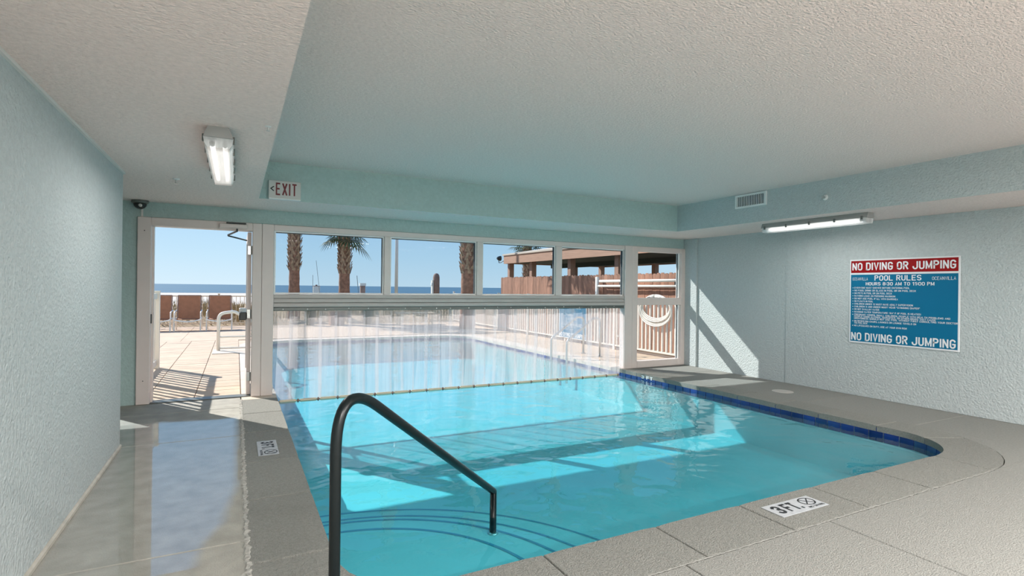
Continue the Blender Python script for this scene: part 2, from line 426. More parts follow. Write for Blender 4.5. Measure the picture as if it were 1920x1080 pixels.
# ------------------------------------------------------------------ room shell
# floor base
bm = bmesh.new()
for r in ((-3, PX0-.02, YR, YB+.3), (PX1+.02, XR+.2, YR, YB+.3), (PX0-.02, PX1+.02, YR, PY0-.02)):
    box(bm, r[0], r[1], r[2], r[3], -.35, -.022)
floor = struct(obj('floor', bm, 'mortar'), 'grey textured concrete pool deck around the indoor basin', 'floor')
G = .004
def slab(x0, x1, y0, y1, mname='concrete'):
    return obj('floor_slab', B(x0+G, x1-G, y0+G, y1-G, -.03, 0, bev=.004), mname, floor)
ox0, ox1, oy0 = PX0-CW-.006, PX1+CW+.006, PY0-CW-.006
ys = [YR, -2.4, -.6, 1.25, 3.3, 5.64, 6.92, YB+.1]
for a, c in zip(ys, ys[1:]):
    slab(XL if a < 5.6 else -3.0, ox0, a, c, 'wet_concrete')
for a, c in ((YR, -2.4), (-2.4, -.6), (-.6, .75), (.75, oy0)):
    for x0, x1 in ((ox0, 2.08), (2.08, 3.28), (3.28, 5.5), (5.5, XR)):
        slab(x0, x1, a, c)
ys = [oy0, 3.1, 4.37, 5.62, 6.75, YB+.1]
for a, c in zip(ys, ys[1:]): slab(ox1, XR, a, c)
# corner fillets outside the curved coping
for (cx, cy, s0, s1) in ((ox1, oy0, (PX1-.65, PY0), (PX1, PY0+.65)), (ox0, oy0, (PX0, PY0+.45), (PX0+.45, PY0))):
    a0, a1 = s_of(*s0), s_of(*s1)
    if a1 < a0: a1 += PER
    pts = []
    for i in range(13):
        p = at_s(a0+(a1-a0)*i/12); pts.append((p[0]+p[2]*(CW+.007), p[1]+p[3]*(CW+.007)))
    pts.append((cx, cy))
    bm = bmesh.new(); prism(bm, pts[::-1], -.03, 0); bmesh.ops.recalc_face_normals(bm, faces=bm.faces)
    obj('floor_slab', bm, 'concrete', floor)

# left wall block, alcove, right wall, rear wall
struct(obj('wall_left', B(-3.0, XL, YR, 5.64, 0, ZS), 'wall_paint'), 'pale aqua stucco wall on the left of the wet walkway', 'wall')
struct(obj('wall_alcove', B(-3.2, -3.0, 5.0, YB+.2, -.3, ZS+.5), 'wall_paint'), 'aqua end wall of the recess behind the left wall', 'wall')
bm = bmesh.new(); box(bm, XR, XR+.25, YR-.2, YB+WT, -.3, 3.0); box(bm, XR-.010, XR, YR, 5.42, 0.003, ZS-.001)
box(bm, XR-.03, XR, 7.22, YB-.002, .003, ZS-.001)
struct(obj('wall_right', bm, 'wall_paint'), 'pale aqua stucco wall carrying the pool rules sign', 'wall')
struct(obj('wall_rear', B(-3.2, XR+.2, YR-.2, YR, -.3, 3.0), 'wall_paint'), 'aqua wall behind the viewpoint', 'wall')
# baseboard and top bead on the left wall
bm = bmesh.new(); prism(bm, [(0, 0), (.014, 0), (.014, .02), (.004, .03), (0, .03)], 0, 5.64-YR)
o = obj('baseboard_left', bm, 'baseboard'); o.matrix_world = Matrix(((1, 0, 0, XL), (0, 0, 1, YR), (0, 1, 0, 0.002), (0, 0, 0, 1))); struct(o, 'thin cream base strip along the left wall', 'baseboard')
struct(obj('trim_2', B(XL, XL+.016, YR, 5.645, ZS-.018, ZS-.001), 'white_trim'), 'white bead between left wall and ceiling', 'trim')

# back wall around the glazing
bm = bmesh.new()
box(bm, -3.2, XR+.2, YB, YB+WT, 2.205, 3.0)      # lintel
box(bm, -3.2, -2.35, YB, YB+WT, -.3, 2.205)       # left of the added alcove window
box(bm, -1.55, -1.035, YB, YB+WT, -.3, 2.205)     # strip left of the door
box(bm, -2.35, -1.55, YB, YB+WT, -.3, .12)
box(bm, -2.35, -1.55, YB, YB+WT, 1.32, 2.205)
wall_back = struct(obj('wall_back', bm, 'teal_wall'), 'aqua lintel wall above the door and window band', 'wall')
# facade above and balcony overhang outside
struct(obj('overhang', B(-6, 14, YB+WT, 8.62, 2.78, 2.98), 'building'), 'concrete balcony slab over the glass wall', 'balcony')
struct(obj('wall_facade', B(-14, 14, YB, YB+WT, 3.0, 7), 'building'), 'outer face of the building above the pool room', 'wall')
struct(obj('wall_facade_side', B(-14, -3.2, YB, YB+WT, -.3, 3.0), 'building'), 'outer face of the building left of the door', 'wall')

# ceiling: upper slab and three lower soffits
ceil = struct(obj('ceiling', B(.1, 6.6, YR, 6.7, ZC, ZC+.2), 'ceiling_paint'), 'rough textured white raised ceiling over the pool', 'ceiling')
def soffit(name, x0, x1, y0, y1, label):
    bm = B(x0, x1, y0, y1, ZS, ZC+.1)
    o = obj(name, bm, 'ceiling_paint'); setm(o.data, 'teal_wall' if 'back' in name else 'wall_paint')
    for p in o.data.polygons:
        if abs(p.normal.z) < .5: p.material_index = 1
    return struct(o, label, 'ceiling')
soffit('ceiling_soffit_left', -3.0, .212, YR, YB, 'lowered white textured ceiling over the left walkway')
soffit('ceiling_soffit_back', .212, 6.42, 6.55, YB, 'lowered soffit along the glass wall with aqua front face')
soffit('ceiling_soffit_right', 6.42, XR, YR, YB, 'lowered soffit along the right wall with aqua side face')

# ------------------------------------------------------------------ pool
bm = bmesh.new()
lo = [bm.verts.new((p[0], p[1], PF)) for p in OUT]; hi = [bm.verts.new((p[0], p[1], -.03)) for p in OUT]
bm.faces.new(lo)
for i in range(len(OUT)):
    j = (i+1) % len(OUT); bm.faces.new((lo[j], lo[i], hi[i], hi[j]))
basin = struct(obj('pool_basin', bm, 'plaster'), 'pale plaster swimming pool basin with rounded corners', 'pool')
# curved corner steps
steps = [(1.04, -.12), (1.36, -.20), (1.70, -.32), (2.13, -.45)]
for r, z in steps:
    pts = [(PX0+.005, PY0+.005)] if False else []
    n_ = 28
    for i in range(n_+1):
        a = PI/2*i/n_; pts.append((PX0+.003+r*math.cos(a), PY0+.003+r*math.sin(a)))
    inner = []
    for i in range(9):
        a = PI+PI/2*i/8; inner.append((PX0+.45+.445*math.cos(a), PY0+.45+.445*math.sin(a)))
    st = obj('pool_step', prism(bmesh.new(), pts+inner, PF+.001, z), 'plaster', basin)
    bm = bmesh.new(); vs = []
    for i in range(n_+1):
        a = PI/2*i/n_; ca, sa = math.cos(a), math.sin(a)
        vs.append([bm.verts.new((PX0+.003+q*ca, PY0+.003+q*sa, zz)) for q, zz in ((r-.020, z+.003), (r+.003, z+.003), (r+.003, z-.02))])
    for a, c in zip(vs, vs[1:]):
        bm.faces.new((a[0], a[1], c[1], c[0])); bm.faces.new((a[1], a[2], c[2], c[1]))
    obj('step_edge', bm, 'step_stripe', st)
# waterline tiles
bm = bmesh.new()
for i in range(len(OUT)):
    p, q = OUT[i], OUT[(i+1) % len(OUT)]
    vs = [bm.verts.new((a[0]-a[2]*.008, a[1]-a[3]*.008, z)) for a, z in ((p, -.012), (q, -.012), (q, -.19), (p, -.19))]
    bm.faces.new(vs)
bmesh.ops.remove_doubles(bm, verts=bm.verts, dist=.0005)
obj('tile_grout', bm, 'grout', basin)
tm = bpy.data.meshes.new('waterline_tile'); b_ = B(-.071, .071, -.007, .007, -.165, -.018, bev=.003); b_.to_mesh(tm); b_.free(); setm(tm, 'blue_tile')
s0, s1 = s_of(PX1-.55, PY0), s_of(PX0, 3.2)
if s1 < s0: s1 += PER
nt_ = int((s1-s0)/.15)
for i in range(nt_):
    x, y, nx, ny = at_s(s0+(i+.5)*.15)
    inst('waterline_tile', tm, basin, (x-nx*.012, y-ny*.012, 0), math.atan2(ny, nx)+PI/2)
# depth figures on two waterline tiles near the glass wall
x_ = PX1-.0205
text(None, '3 FT', -.14, -.075, .28, .055, 0, .22, split=('tile_figure', 'sign_white', basin, Matrix(((0, 0, -1, x_), (-1, 0, 0, 6.85), (0, 1, 0, 0), (0, 0, 0, 1)))))
# coping stones
coping = struct(thing('pool_coping', 'rough grey coping stones edging the pool', 'coping', kind='structure'))
brk = [s_of(*p) for p in ((1.46, PY0), (2.24, PY0), (2.96, PY0), (3.73, PY0), (4.5, PY0), (5.42, PY0), (PX1, 2.75), (PX1, 3.27), (PX1, 3.91), (PX1, 4.47), (PX1, 5.05), (PX1, 5.7), (PX1, 6.4), (PX1, 7.1), (PX1, 7.8), (PX1, 8.6), (PX1, 9.4), (PX1, 10.2), (PX1, 11), (PX1, 11.8), (PX1, 12.6), (PX1, 13.4),
       (5.9, PY1-.35), (5.0, PY1), (4.2, PY1), (3.4, PY1), (2.6, PY1), (1.6, PY1), (.75, PY1-.35), (PX0, 13.4), (PX0, 12.5), (PX0, 11.6), (PX0, 10.7), (PX0, 9.8), (PX0, 8.9), (PX0, 8.1), (PX0, 7.35), (PX0, 6.55), (PX0, 5.71), (PX0, 4.73), (PX0, 3.9), (PX0, 3.01), (.68, 2.47))]
for i, a in enumerate(brk):
    c = brk[(i+1) % len(brk)]
    if c < a: c += PER
    a += .004; c -= .004; k = max(2, int((c-a)/.09)); inn, outr = [], []
    for j in range(k+1):
        x, y, nx, ny = at_s(a+(c-a)*j/k)
        inn.append((x-nx*.02, y-ny*.02)); outr.append((x+nx*CW, y+ny*CW))
    bm = bmesh.new(); prism(bm, inn[::-1]+outr, -.06, .003+random.uniform(0, .002), bev=.008)
    bmesh.ops.recalc_face_normals(bm, faces=bm.faces)
    my = sum(p[1] for p in inn)/len(inn)
    obj('coping_stone', bm, 'coping' if my < 7.6 else 'pad_sunlit_coping', coping)  # outdoor stones take a paler colour to look sunlit
# rough sealant beads along the outer joints of the coping
def bead(pts, w, hgt, mname='sealant'):
    bm = bmesh.new(); rows_ = []
    for (x, y), (nx, ny) in pts:
        j = random.uniform(-.3, .3)*w; ww = w*random.uniform(.55, 1.25); hh = hgt*random.uniform(.4, 1.2)
        rows_.append([bm.verts.new((x+nx*(j+q*ww), y+ny*(j+q*ww), z)) for q, z in ((-1, .0), (-.5, hh), (.4, hh*random.uniform(.7, 1.1)), (1, .0))])
    for a, c in zip(rows_, rows_[1:]):
        for k in range(3): bm.faces.new((a[k], c[k], c[k+1], a[k+1]))
    bmesh.ops.recalc_face_normals(bm, faces=bm.faces)
    obj('joint_bead', bm, mname, coping)
bead([((PX0-CW-.003, 2.0+i*.02), (1, 0)) for i in range(270)], .022, .010)
bead([((.95+i*.02, PY0-CW-.003), (0, 1)) for i in range(225)], .007, .003, 'concrete')
# water
bm = bmesh.new(); bm.faces.new([bm.verts.new((p[0]-p[2]*.001, p[1]-p[3]*.001, WATER)) for p in OUT])
tag(obj('pool_water', bm, 'water'), 'clear turquoise water filling the swimming pool', 'water', kind='stuff')

# ------------------------------------------------------------------ glazing
FY0, FY1 = YB-.025, YB+.10
tr1 = struct(thing('trim_1', 'pale grey aluminium framing of the glass wall', 'frame', kind='structure'))
def bar(name, x0, x1, z0, z1, y0=FY0, y1=FY1, mname='frame_paint', parent=tr1, bev=.006):
    return obj(name, B(x0, x1, y0, y1, z0, z1, bev=bev), mname, parent)
bar('post', .285, .425, .004, 2.2, FY0-.02)
bar('post', 6.135, 6.30, .004, 2.2, FY0-.02)
bar('head_rail', .425, 6.135, 2.125, 2.2)
for i, z in enumerate((1.135, 1.192, 1.249)):
    bar('beam_board', .425, 6.135, z, z+.053, FY0-.01+.004*i, FY1+.05, 'beam_paint')
bar('curtain_rail', .425, 6.135, 1.085, 1.133, FY0+.005, FY1+.03, 'grey_metal')
for x0, x1 in ((1.85, 1.94), (3.275, 3.375), (4.70, 4.82)):
    bar('mullion', x0, x1, 1.305, 2.125, FY0+.002)
for i in range(22):
    x = .6+i*.255+random.uniform(-.08, .08)
    obj('rail_bolt', lathe(bmesh.new(), [(.001, -.006), (.008, -.004), (.008, 0)], 8, (x, FY0+.005, 1.11+random.uniform(-.008, .008)), 'Y'), 'steel', tr1)
def glazed(name, x0, x1, z0, z1, label, glass='glass', sw=.018, yc=YB+.03):
    w = struct(thing(name, label, 'window', kind='structure'))
    for n_, a in (('sash_rail', (x0, x1, z0, z0+sw)), ('sash_rail', (x0, x1, z1-sw, z1)), ('sash_stile', (x0, x0+sw, z0+sw, z1-sw)), ('sash_stile', (x1-sw, x1, z0+sw, z1-sw))):
        obj(n_, B(a[0], a[1], yc-.02, yc+.02, a[2], a[3]), 'sash_white', w)
    obj('gasket', B(x1-sw-.008, x1-sw, yc-.021, yc+.021, z0+sw, z1-sw), 'gasket', w)
    obj('gasket', B(x0+sw, x1-sw-.008, yc-.021, yc+.021, z1-sw-.008, z1-sw), 'gasket', w)
    obj('pane', B(x0+sw, x1-sw, yc-.003, yc+.003, z0+sw, z1-sw), glass, w)
    return w
glazed('window_1', .43, 1.85, 1.306, 2.125, 'clear window pane nearest the door with two palm trunks behind')
glazed('window_2', 1.94, 3.275, 1.306, 2.125, 'clear window pane with white pole and wooden pile behind')
glazed('window_3', 3.375, 4.70, 1.306, 2.125, 'clear window pane showing the left end of the pavilion')
glazed('window_4', 4.82, 6.13, 1.306, 2.125, 'clear window pane showing the pavilion and pipes on the fence')
glazed('added_window', -2.35, -1.55, .12, 1.32, 'added low window, unseen in the left recess, for a floor sun patch')  # unseen window added to let in the sun patch by the left wall

# doorway on the left with open outward leaf
d1 = struct(thing('door_1', 'white framed doorway with its glass leaf swung open outside', 'door', kind='structure'))
for n_, a in (('jamb', (-1.03, -.895, .004, 2.2)), ('jamb', (.175, .283, .004, 2.2)), ('header', (-.895, .175, 2.10, 2.2))):
    obj(n_, B(a[0], a[1], FY0-.02, FY1+.02, a[2], a[3], bev=.006), 'frame_paint', d1)
obj('door_stop', B(-.895, -.875, YB+.05, FY1+.02, .004, 2.1), 'frame_paint', d1)
obj('threshold', B(-.895, .175, YB-.02, YB+.16, .001, .012, bev=.004), 'grey_metal', d1)
obj('strike_plate', B(-.897, -.885, YB-.01, YB+.02, .95, 1.06), 'dark_plastic', d1)
for z in (.28, 2.04):
    obj('frame_screw', lathe(bmesh.new(), [(.006, 0), (.001, -.004)], 8, (-.96, FY0-.02, z), 'Y'), 'dark_plastic', d1)
lx0, lx1, ly0, ly1 = .122, .167, YB+.055, YB+1.02
leaf = obj('leaf', box(box(box(box(bmesh.new(), lx0, lx1, ly0, ly0+.09, .02, 2.09), lx0, lx1, ly1-.09, ly1, .02, 2.09), lx0, lx1, ly0+.09, ly1-.09, .02, .24), lx0, lx1, ly0+.09, ly1-.09, 1.99, 2.09), 'frame_paint', d1)
obj('leaf_pane', B(lx0+.018, lx1-.018, ly0+.09, ly1-.09, .24, 1.99), 'door_glass', leaf)
obj('exit_bar', T([(lx0-.055, ly0+.05, 1.02), (lx0-.055, ly1-.05, 1.02)], .022, 10), 'dark_plastic', leaf)
obj('exit_bar_bracket', B(lx0-.085, lx0, ly0+.02, ly0+.10, .97, 1.07, bev=.01), 'dark_plastic', leaf)
obj('exit_bar_bracket', B(lx0-.085, lx0, ly1-.16, ly1-.03, 1.0, 1.09, bev=.01), 'exit_pad', leaf)
obj('exit_bar_bracket', B(lx0-.085, lx0, ly1-.16, ly1-.03, .92, 1.0, bev=.01), 'dark_plastic', leaf)
for z in (.25, 1.05, 1.86):
    hb = bmesh.new(); box(hb, .125, .172, YB+.035, YB+.055, z-.055, z+.055); tube(hb, [(.17, YB+.03, z-.055), (.17, YB+.03, z+.055)], .012, 8)
    obj('hinge', hb, 'steel', d1)
obj('closer_body', B(-.20, .12, FY0-.075, FY0-.02, 2.115, 2.175, bev=.012), 'frame_paint', d1)
obj('closer_cover', B(-.12, .10, FY0-.08, FY0-.03, 2.172, 2.19, bev=.006), 'dark_plastic', d1)
obj('closer_arm', T([(0.0, FY0-.05, 2.115), (0.0, FY0-.05, 2.085), (-.10, FY0+.16, 2.05), (-.10, FY0+.17, 2.045)], .011, 8), 'dark_plastic', d1)
obj('closer_arm', T([(-.10, FY0+.165, 2.04), (.115, YB+.40, 2.01)], .010, 8), 'dark_plastic', d1)

# fixed glazed door on the right
d2 = struct(thing('door_2', 'white framed fixed glass door beside the right wall', 'door', kind='structure'))
for n_, a in (('jamb', (6.30, 6.425, .005, 2.2)), ('jamb', (7.475, 7.575, .005, 2.2)), ('header', (6.425, 7.475, 2.11, 2.2)), ('mid_rail', (6.425, 7.475, 1.14, 1.27)), ('bottom_rail', (6.425, 7.475, .005, .125))):
    obj(n_, B(a[0], a[1], FY0-.02, FY1, a[2], a[3], bev=.006), 'frame_paint', d2)
for z0, z1 in ((.125, 1.14), (1.27, 2.11)):
    for a in ((6.425, 6.437), (7.445, 7.475)):
        obj('glazing_bead', B(a[0], a[1], YB+.0, YB+.06, z0, z1), 'sash_white', d2)
    obj('gasket', B(7.436, 7.445, YB+.025, YB+.04, z0, z1), 'gasket', d2)
    obj('pane', B(6.437, 7.436, YB+.03, YB+.036, z0, z1), 'door_glass', d2)

# ------------------------------------------------------------------ vinyl strip curtain
cur = thing('strip_curtain', 'clear hazy vinyl strip curtain hanging from the window beam to the water', 'curtain', (3.28, YB+.03, WATER))
W_, x = .215, .43
i = 0
while x < 6.1:
    w = min(W_+random.uniform(-.02, .03), 6.132-x)
    bm = bmesh.new(); rows = []; y0 = (-.02, .02)[i % 2]; ph = random.uniform(0, 6)
    for zi in range(7):
        z = .006+zi/6*(1.084-WATER-.008); row = []
        for ui in range(6):
            u = ui/5; sw = (1-zi/6)*.03*math.sin(ph+zi*.7)
            row.append(bm.verts.new((x-3.28+u*w, y0+.012*math.sin(u*PI)*(-1)**i+sw, z)))
        rows.append(row)
    for a, c in zip(rows, rows[1:]):
        for k in range(5): bm.faces.new((a[k], a[k+1], c[k+1], c[k]))
    obj('vinyl_strip', bm, 'vinyl', cur, True)
    x += w*.84; i += 1
fl = thing('float_line', 'cream segmented float line along the foot of the strip curtain', 'rope', (.5, YB-.06, WATER))
fm = bpy.data.meshes.new('float_segment'); b_ = lathe(bmesh.new(), [(.010, 0), (.021, .012), (.021, .205), (.010, .217)], 10, (0, 0, 0), 'X'); b_.to_mesh(fm); b_.free(); setm(fm, 'fence_cream')
km = bpy.data.meshes.new('float_knot'); b_ = lathe(bmesh.new(), [(.008, 0), (.024, .008), (.024, .022), (.008, .03)], 10, (0, 0, 0), 'X'); b_.to_mesh(km); b_.free(); setm(km, 'pile')
for i in range(22):
    inst('float_segment', fm, fl, (i*.25, 0, .004)); inst('float_knot', km, fl, (i*.25+.218, 0, .004))

# ------------------------------------------------------------------ black stair handrail
hd = Vector((.76400, .64522, 0)).normalized(); hb_ = Vector((.352, 2.192, 0))
def hp(s, z): return Vector((hd.x*s, hd.y*s, z))
hr = thing('stair_handrail', 'black metal pool stair handrail sloping into the water', 'handrail', hb_)
pth = [hp(.006, .002), hp(.006, .25), hp(.006, .50)]
pth += round_path([hp(.006, .50), hp(.006, 1.062), hp(1.530, .078)], .17, 14)[1:-1]
pth += [hp(.6, .678), hp(1.0, .420)]
pth += round_path([hp(1.0, .420), hp(1.530, .078), hp(1.530, -.10)], .012, 5)[1:-1]
pth += [hp(1.530, -.15), hp(1.530, -.205)]
obj('rail_tube', T(pth, .0225, 16), 'black_metal', hr, True)
obj('base_flange', lathe(bmesh.new(), [(.055, .003), (.055, .012), (.035, .022), (.024, .03)], 20, (0, 0, 0)), 'steel', hr, True)
fo = obj('step_socket', lathe(bmesh.new(), [(.036, -.1995), (.036, -.195), (.024, -.188)], 16, hp(1.530, 0)), 'steel', hr, True)

# ------------------------------------------------------------------ pool rules signs
RULES = ['EVERYONE MUST SHOWER BEFORE ENTERING POOL', 'NO FOOD, DRINK OR GLASS IN POOL OR ON POOL DECK', 'NO PETS IN POOL OR ON POOL DECK',
         'BATHING LOAD: 20 PERSONS MAXIMUM', 'DO NOT USE POOL IF ILL WITH DIARRHEA', 'NO FLOATS IN POOL', 'CHILDREN UNDER 12 MUST HAVE ADULT SUPERVISION',
         'CHILDREN 3 AND UNDER MUST WEAR "SWIMMING DIAPER"', 'DO NOT SWALLOW WATER', 'MAXIMUM WATER TEMPERATURE: 104\u00b0 F (if pool is heated)',
         'PREGNANT WOMEN, SMALL CHILDREN, PEOPLE WITH HEALTH PROBLEMS AND', '-PEOPLE USING ALCOHOL, NARCOTICS, OR OTHER DRUGS THAT CAUSE',
         '-DROWSINESS SHOULD NOT USE POOL WITHOUT FIRST CONSULTING YOUR DOCTOR', 'NO RESERVING CHAIRS, LOUNGES OR LOUNGE TOWELS on', '-THE POOL DECK',
         'NO LIFEGUARD ON DUTY, USE AT YOUR OWN RISK']
RW = [.53, .585, .37, .40, .425, .19, .56, .62, .25, .63, .87, .755, .93, .59, .135, .51]
SW, SH = 1.275, 1.14
def rules_sign(name, label, mw):
    s = thing(name, label, 'sign'); s.matrix_world = mw
    obj('backing', B(0, SW, 0, SH, -.012, 0, bev=.003), 'sign_white', s)
    blue = obj('blue_field', B(.018, SW-.018, .022, SH-.207, 0, .002), 'sign_blue', s)
    red = obj('red_band', B(.018, SW-.018, SH-.182, SH-.018, 0, .002), 'sign_red', s)
    z = .0032
    def line(tx, x, y, w, h, par, t=.22):
        if h > .042:
            text(None, tx, x, y, w, h, z, t, split=('letter', 'sign_white', par))
        else:
            bm = bmesh.new(); text(bm, tx, x, y, w, h, z, t); tag(obj('text_line', bm, 'sign_white', par), kind='stuff')
    line('NO DIVING OR JUMPING', .035, SH-.150, SW-.075, .105, red, .19)
    line('NO DIVING OR JUMPING', .030, .034, SW-.065, .110, blue, .19)
    line('POOL RULES', .325, SH-.29, .55, .070, blue, .17)
    line('HOURS 8:30 AM TO 11:00 PM', .215, SH-.354, .80, .044, blue, .17)
    line('OCEANVILLA', .04, SH-.285, .20, .040, blue, .10); line('OCEANVILLA', SW-.285, SH-.285, .245, .040, blue, .10)
    y = SH-.398; dy = .0365; bul = bmesh.new()
    for q, (tx, w) in enumerate(zip(RULES, RW)):
        if not tx.startswith('-'):
            obj('bullet', B(.043, .052, y+.006, y+.015, z-.0012, z), 'sign_white', blue)
        line(tx.lstrip('-'), .068, y, w*1.28, .0225, blue, .15)
        nxt = RULES[q+1] if q+1 < len(RULES) else ''
        y -= .0262 if nxt.startswith('-') else dy
    bul.free()
    return s
def wallmat(ax, ay, az, p): return Matrix(((ax[0], ay[0], az[0], p[0]), (ax[1], ay[1], az[1], p[1]), (ax[2], ay[2], az[2], p[2]), (0, 0, 0, 1)))
rules_sign('pool_rules_sign', 'blue and red pool rules sign mounted on the right indoor wall', wallmat((0, -1, 0), (0, 0, 1), (-1, 0, 0), (XR-.0235, 4.443, .727)))
rules_sign('pool_rules_sign', 'blue rules board hung on the outdoor picket fence behind the curtain', wallmat((0, -1, 0), (0, 0, 1), (-1, 0, 0), (7.90, 12.45, .10)))

# depth plates on the coping
def depth_plate(label, mw, w=.46, h=.165):
    s = thing('depth_marker', label, 'marker'); s.matrix_world = mw
    obj('plate', B(0, w, 0, h, 0, .003), 'plate', s)
    bm = bmesh.new(); z = .0042
    text(None, '3', .035, .03, .065, h-.055, z, .22, split=('numeral', 'ink', s)); text(None, 'FT.', .13, .03, .135, h-.055, z, .22, split=('letter', 'ink', s))
    cx, cy, r = .37, .098, .052
    for i in range(24):
        a, c = 2*PI*i/24, 2*PI*(i+1)/24
        bm.faces.new([bm.verts.new((cx+q*math.cos(v)*1.25, cy+q*math.sin(v), z)) for q, v in ((r, a), (r, c), (r-.008, c), (r-.008, a))])
    for a in (PI/4, -PI/4):
        d = Vector((math.cos(a)*1.2, math.sin(a))); nn = Vector((-d.y, d.x))*.0035
        bm.faces.new([bm.verts.new((cx+q.x, cy+q.y, z)) for q in (d*(r-.004)+nn, -d*(r-.004)+nn, -d*(r-.004)-nn, d*(r-.004)-nn)])
    tag(obj('no_diving_symbol', bm, 'ink', s), kind='stuff')
    bm = bmesh.new(); text(bm, 'NO DIVING', .295, .016, .15, .02, z, .16); tag(obj('small_print', bm, 'ink', s), kind='stuff')
depth_plate('white 3 FT depth plate on the near coping edge', wallmat((1, 0, 0), (0, 1, 0), (0, 0, 1), (3.055, 2.178, .0055)))
depth_plate('white 3 FT depth plate on the left coping beside the wet walkway', wallmat((0, -1, 0), (1, 0, 0), (0, 0, 1), (.176, 5.315, .0055)), .45, .158)
# skimmer lid in the right deck
s = thing('skimmer_lid', 'round white skimmer lid set in the right pool deck', 'lid', (6.9, 4.96, 0))
obj('rim', lathe(bmesh.new(), [(.14, 0), (.14, .003), (.125, .005)], 28), 'lid_grey', s); obj('cover', lathe(bmesh.new(), [(.122, .001), (.122, .006), (.11, .007)], 28), 'lid_grey', s)

# ------------------------------------------------------------------ ceiling fixtures
def fixture(label, loc, L=1.42, rz=0, power=LAMP_VIEW_W, group=None):
    f = thing('strip_light', label, 'ceiling light', loc, rz, group)
    # local: length along Y, hangs down from z=0
    bm = bmesh.new(); pr = [(-.055, 0), (.055, 0), (.075, -.045), (.08, -.065), (-.08, -.065), (-.075, -.045)]
    prism(bm, pr[::-1], 0, L); bmesh.ops.recalc_face_normals(bm, faces=bm.faces)
    h = obj('housing', bm, 'housing_grey', f); h.matrix_local = Matrix(((1, 0, 0, 0), (0, 0, 1, -L/2), (0, 1, 0, 0), (0, 0, 0, 1)))
    bm = bmesh.new(); L2 = L-.03; pr = [(-.082, -.062), (-.076, -.10), (-.06, -.125), (.06, -.125), (.076, -.10), (.082, -.062)]
    prism(bm, pr, 0, L2); bmesh.ops.recalc_face_normals(bm, faces=bm.faces)
    l = obj('lens', bm, 'lens', f); l.matrix_local = Matrix(((1, 0, 0, 0), (0, 0, 1, -L2/2), (0, 1, 0, 0), (0, 0, 0, 1)))
    for x in (-.035, .035):
        tb = obj('tube', T([(x, -L/2+.10, -.088), (x, L/2-.10, -.088)], .014, 10), 'tube_glow', f)
        for y in (-L/2+.085, L/2-.085):
            obj('tube_cap', T([(x, y-.018, -.088), (x, y+.018, -.088)], .016, 10), 'tube_cap', tb)
    for sx_ in (-1, 1):
        for k in range(5):
            y = -L/2+.06+k*(L-.12)/4
            obj('clip', B(sx_*.083-.006, sx_*.083+.006, y-.012, y+.012, -.085, -.04, bev=.002), 'grey_metal', f)
    ld = bpy.data.lights.new('lamp', 'AREA'); ld.shape = 'RECTANGLE'; ld.size = .11; ld.size_y = L-.2; ld.energy = power; ld.color = (1, .96, .93)
    lo_ = bpy.data.objects.new('lamp', ld); COL.objects.link(lo_); lo_.parent = f; lo_.location = (0, 0, -.128)
    return f
fixture('grey clip-sided fluorescent fixture on the lowered ceiling over the walkway', (-.108, 4.42, ZS))
fixture('long fluorescent fixture on the soffit above the rules sign', (6.76, 4.45, ZS), 1.45)
for i, (x, y, z) in enumerate(((.9, -.9, ZC), (3.2, -.9, ZC), (5.5, -.9, ZC), (.9, -2.9, ZC), (3.2, -2.9, ZC), (5.5, -2.9, ZC))):  # six unseen fixtures added to brighten the interior
    fixture('added unseen fill fixture behind the viewpoint, %s row, %s' % (('front', 'rear')[i//3], ('nearest the left wall', 'in the middle', 'nearest the right wall')[i % 3]), (x, y, z), 1.42, PI/2, LAMP_W, 'added fill fixtures behind the viewpoint')

# exit sign
s = thing('exit_sign', 'white exit sign with dark red letters and left arrow', 'sign', (.305, 6.55, 2.385))
obj('case', B(0, .335, -.045, 0, 0, .205, bev=.004), 'exit_face', s); obj('base_lip', B(.004, .331, -.052, -.002, -.006, .006, bev=.002), 'sash_white', s)
for ch, x, w in (('E', .073, .048), ('X', .138, .055), ('I', .208, .016), ('T', .24, .052)): text(None, ch, x, .04, w, .14, 0, .15 if ch != 'I' else .16, .34, split=('letter', 'exit_red', s, Matrix(((1, 0, 0, 0), (0, 0, -1, -.0465), (0, 1, 0, 0), (0, 0, 0, 1)))))
bm = bmesh.new()
for q in ([(.014, .110), (.050, .140), (.058, .132), (.032, .110)], [(.014, .110), (.032, .110), (.058, .088), (.050, .080)]): bm.faces.new([bm.verts.new((x, y, 0)) for x, y in q[::-1]])
o = obj('arrow', bm, 'ink', s); o.matrix_local = Matrix(((1, 0, 0, 0), (0, 0, -1, -.0465), (0, 1, 0, 0), (0, 0, 0, 1)))

# air vent on the right bulkhead
s = thing('air_vent', 'white louvred air vent on the right bulkhead face', 'vent', (6.42, 4.885, 2.60))
bm = bmesh.new()
for a in ((0, .51, 0, .025), (0, .51, .165, .19), (0, .03, .025, .165), (.48, .51, .025, .165)): box(bm, -.018, 0, a[0], a[1], a[2], a[3])
obj('vent_frame', bm, 'sash_white', s); obj('vent_back', B(-.003, -.001, .03, .48, .025, .165), 'gasket', s)
lm = bpy.data.meshes.new('louvre'); b_ = B(-.012, -.005, -.0045, .0045, .026, .164); b_.to_mesh(lm); b_.free(); setm(lm, 'sash_white')
for i in range(16): inst('louvre', lm, s, (0, .045+i*.028, 0))
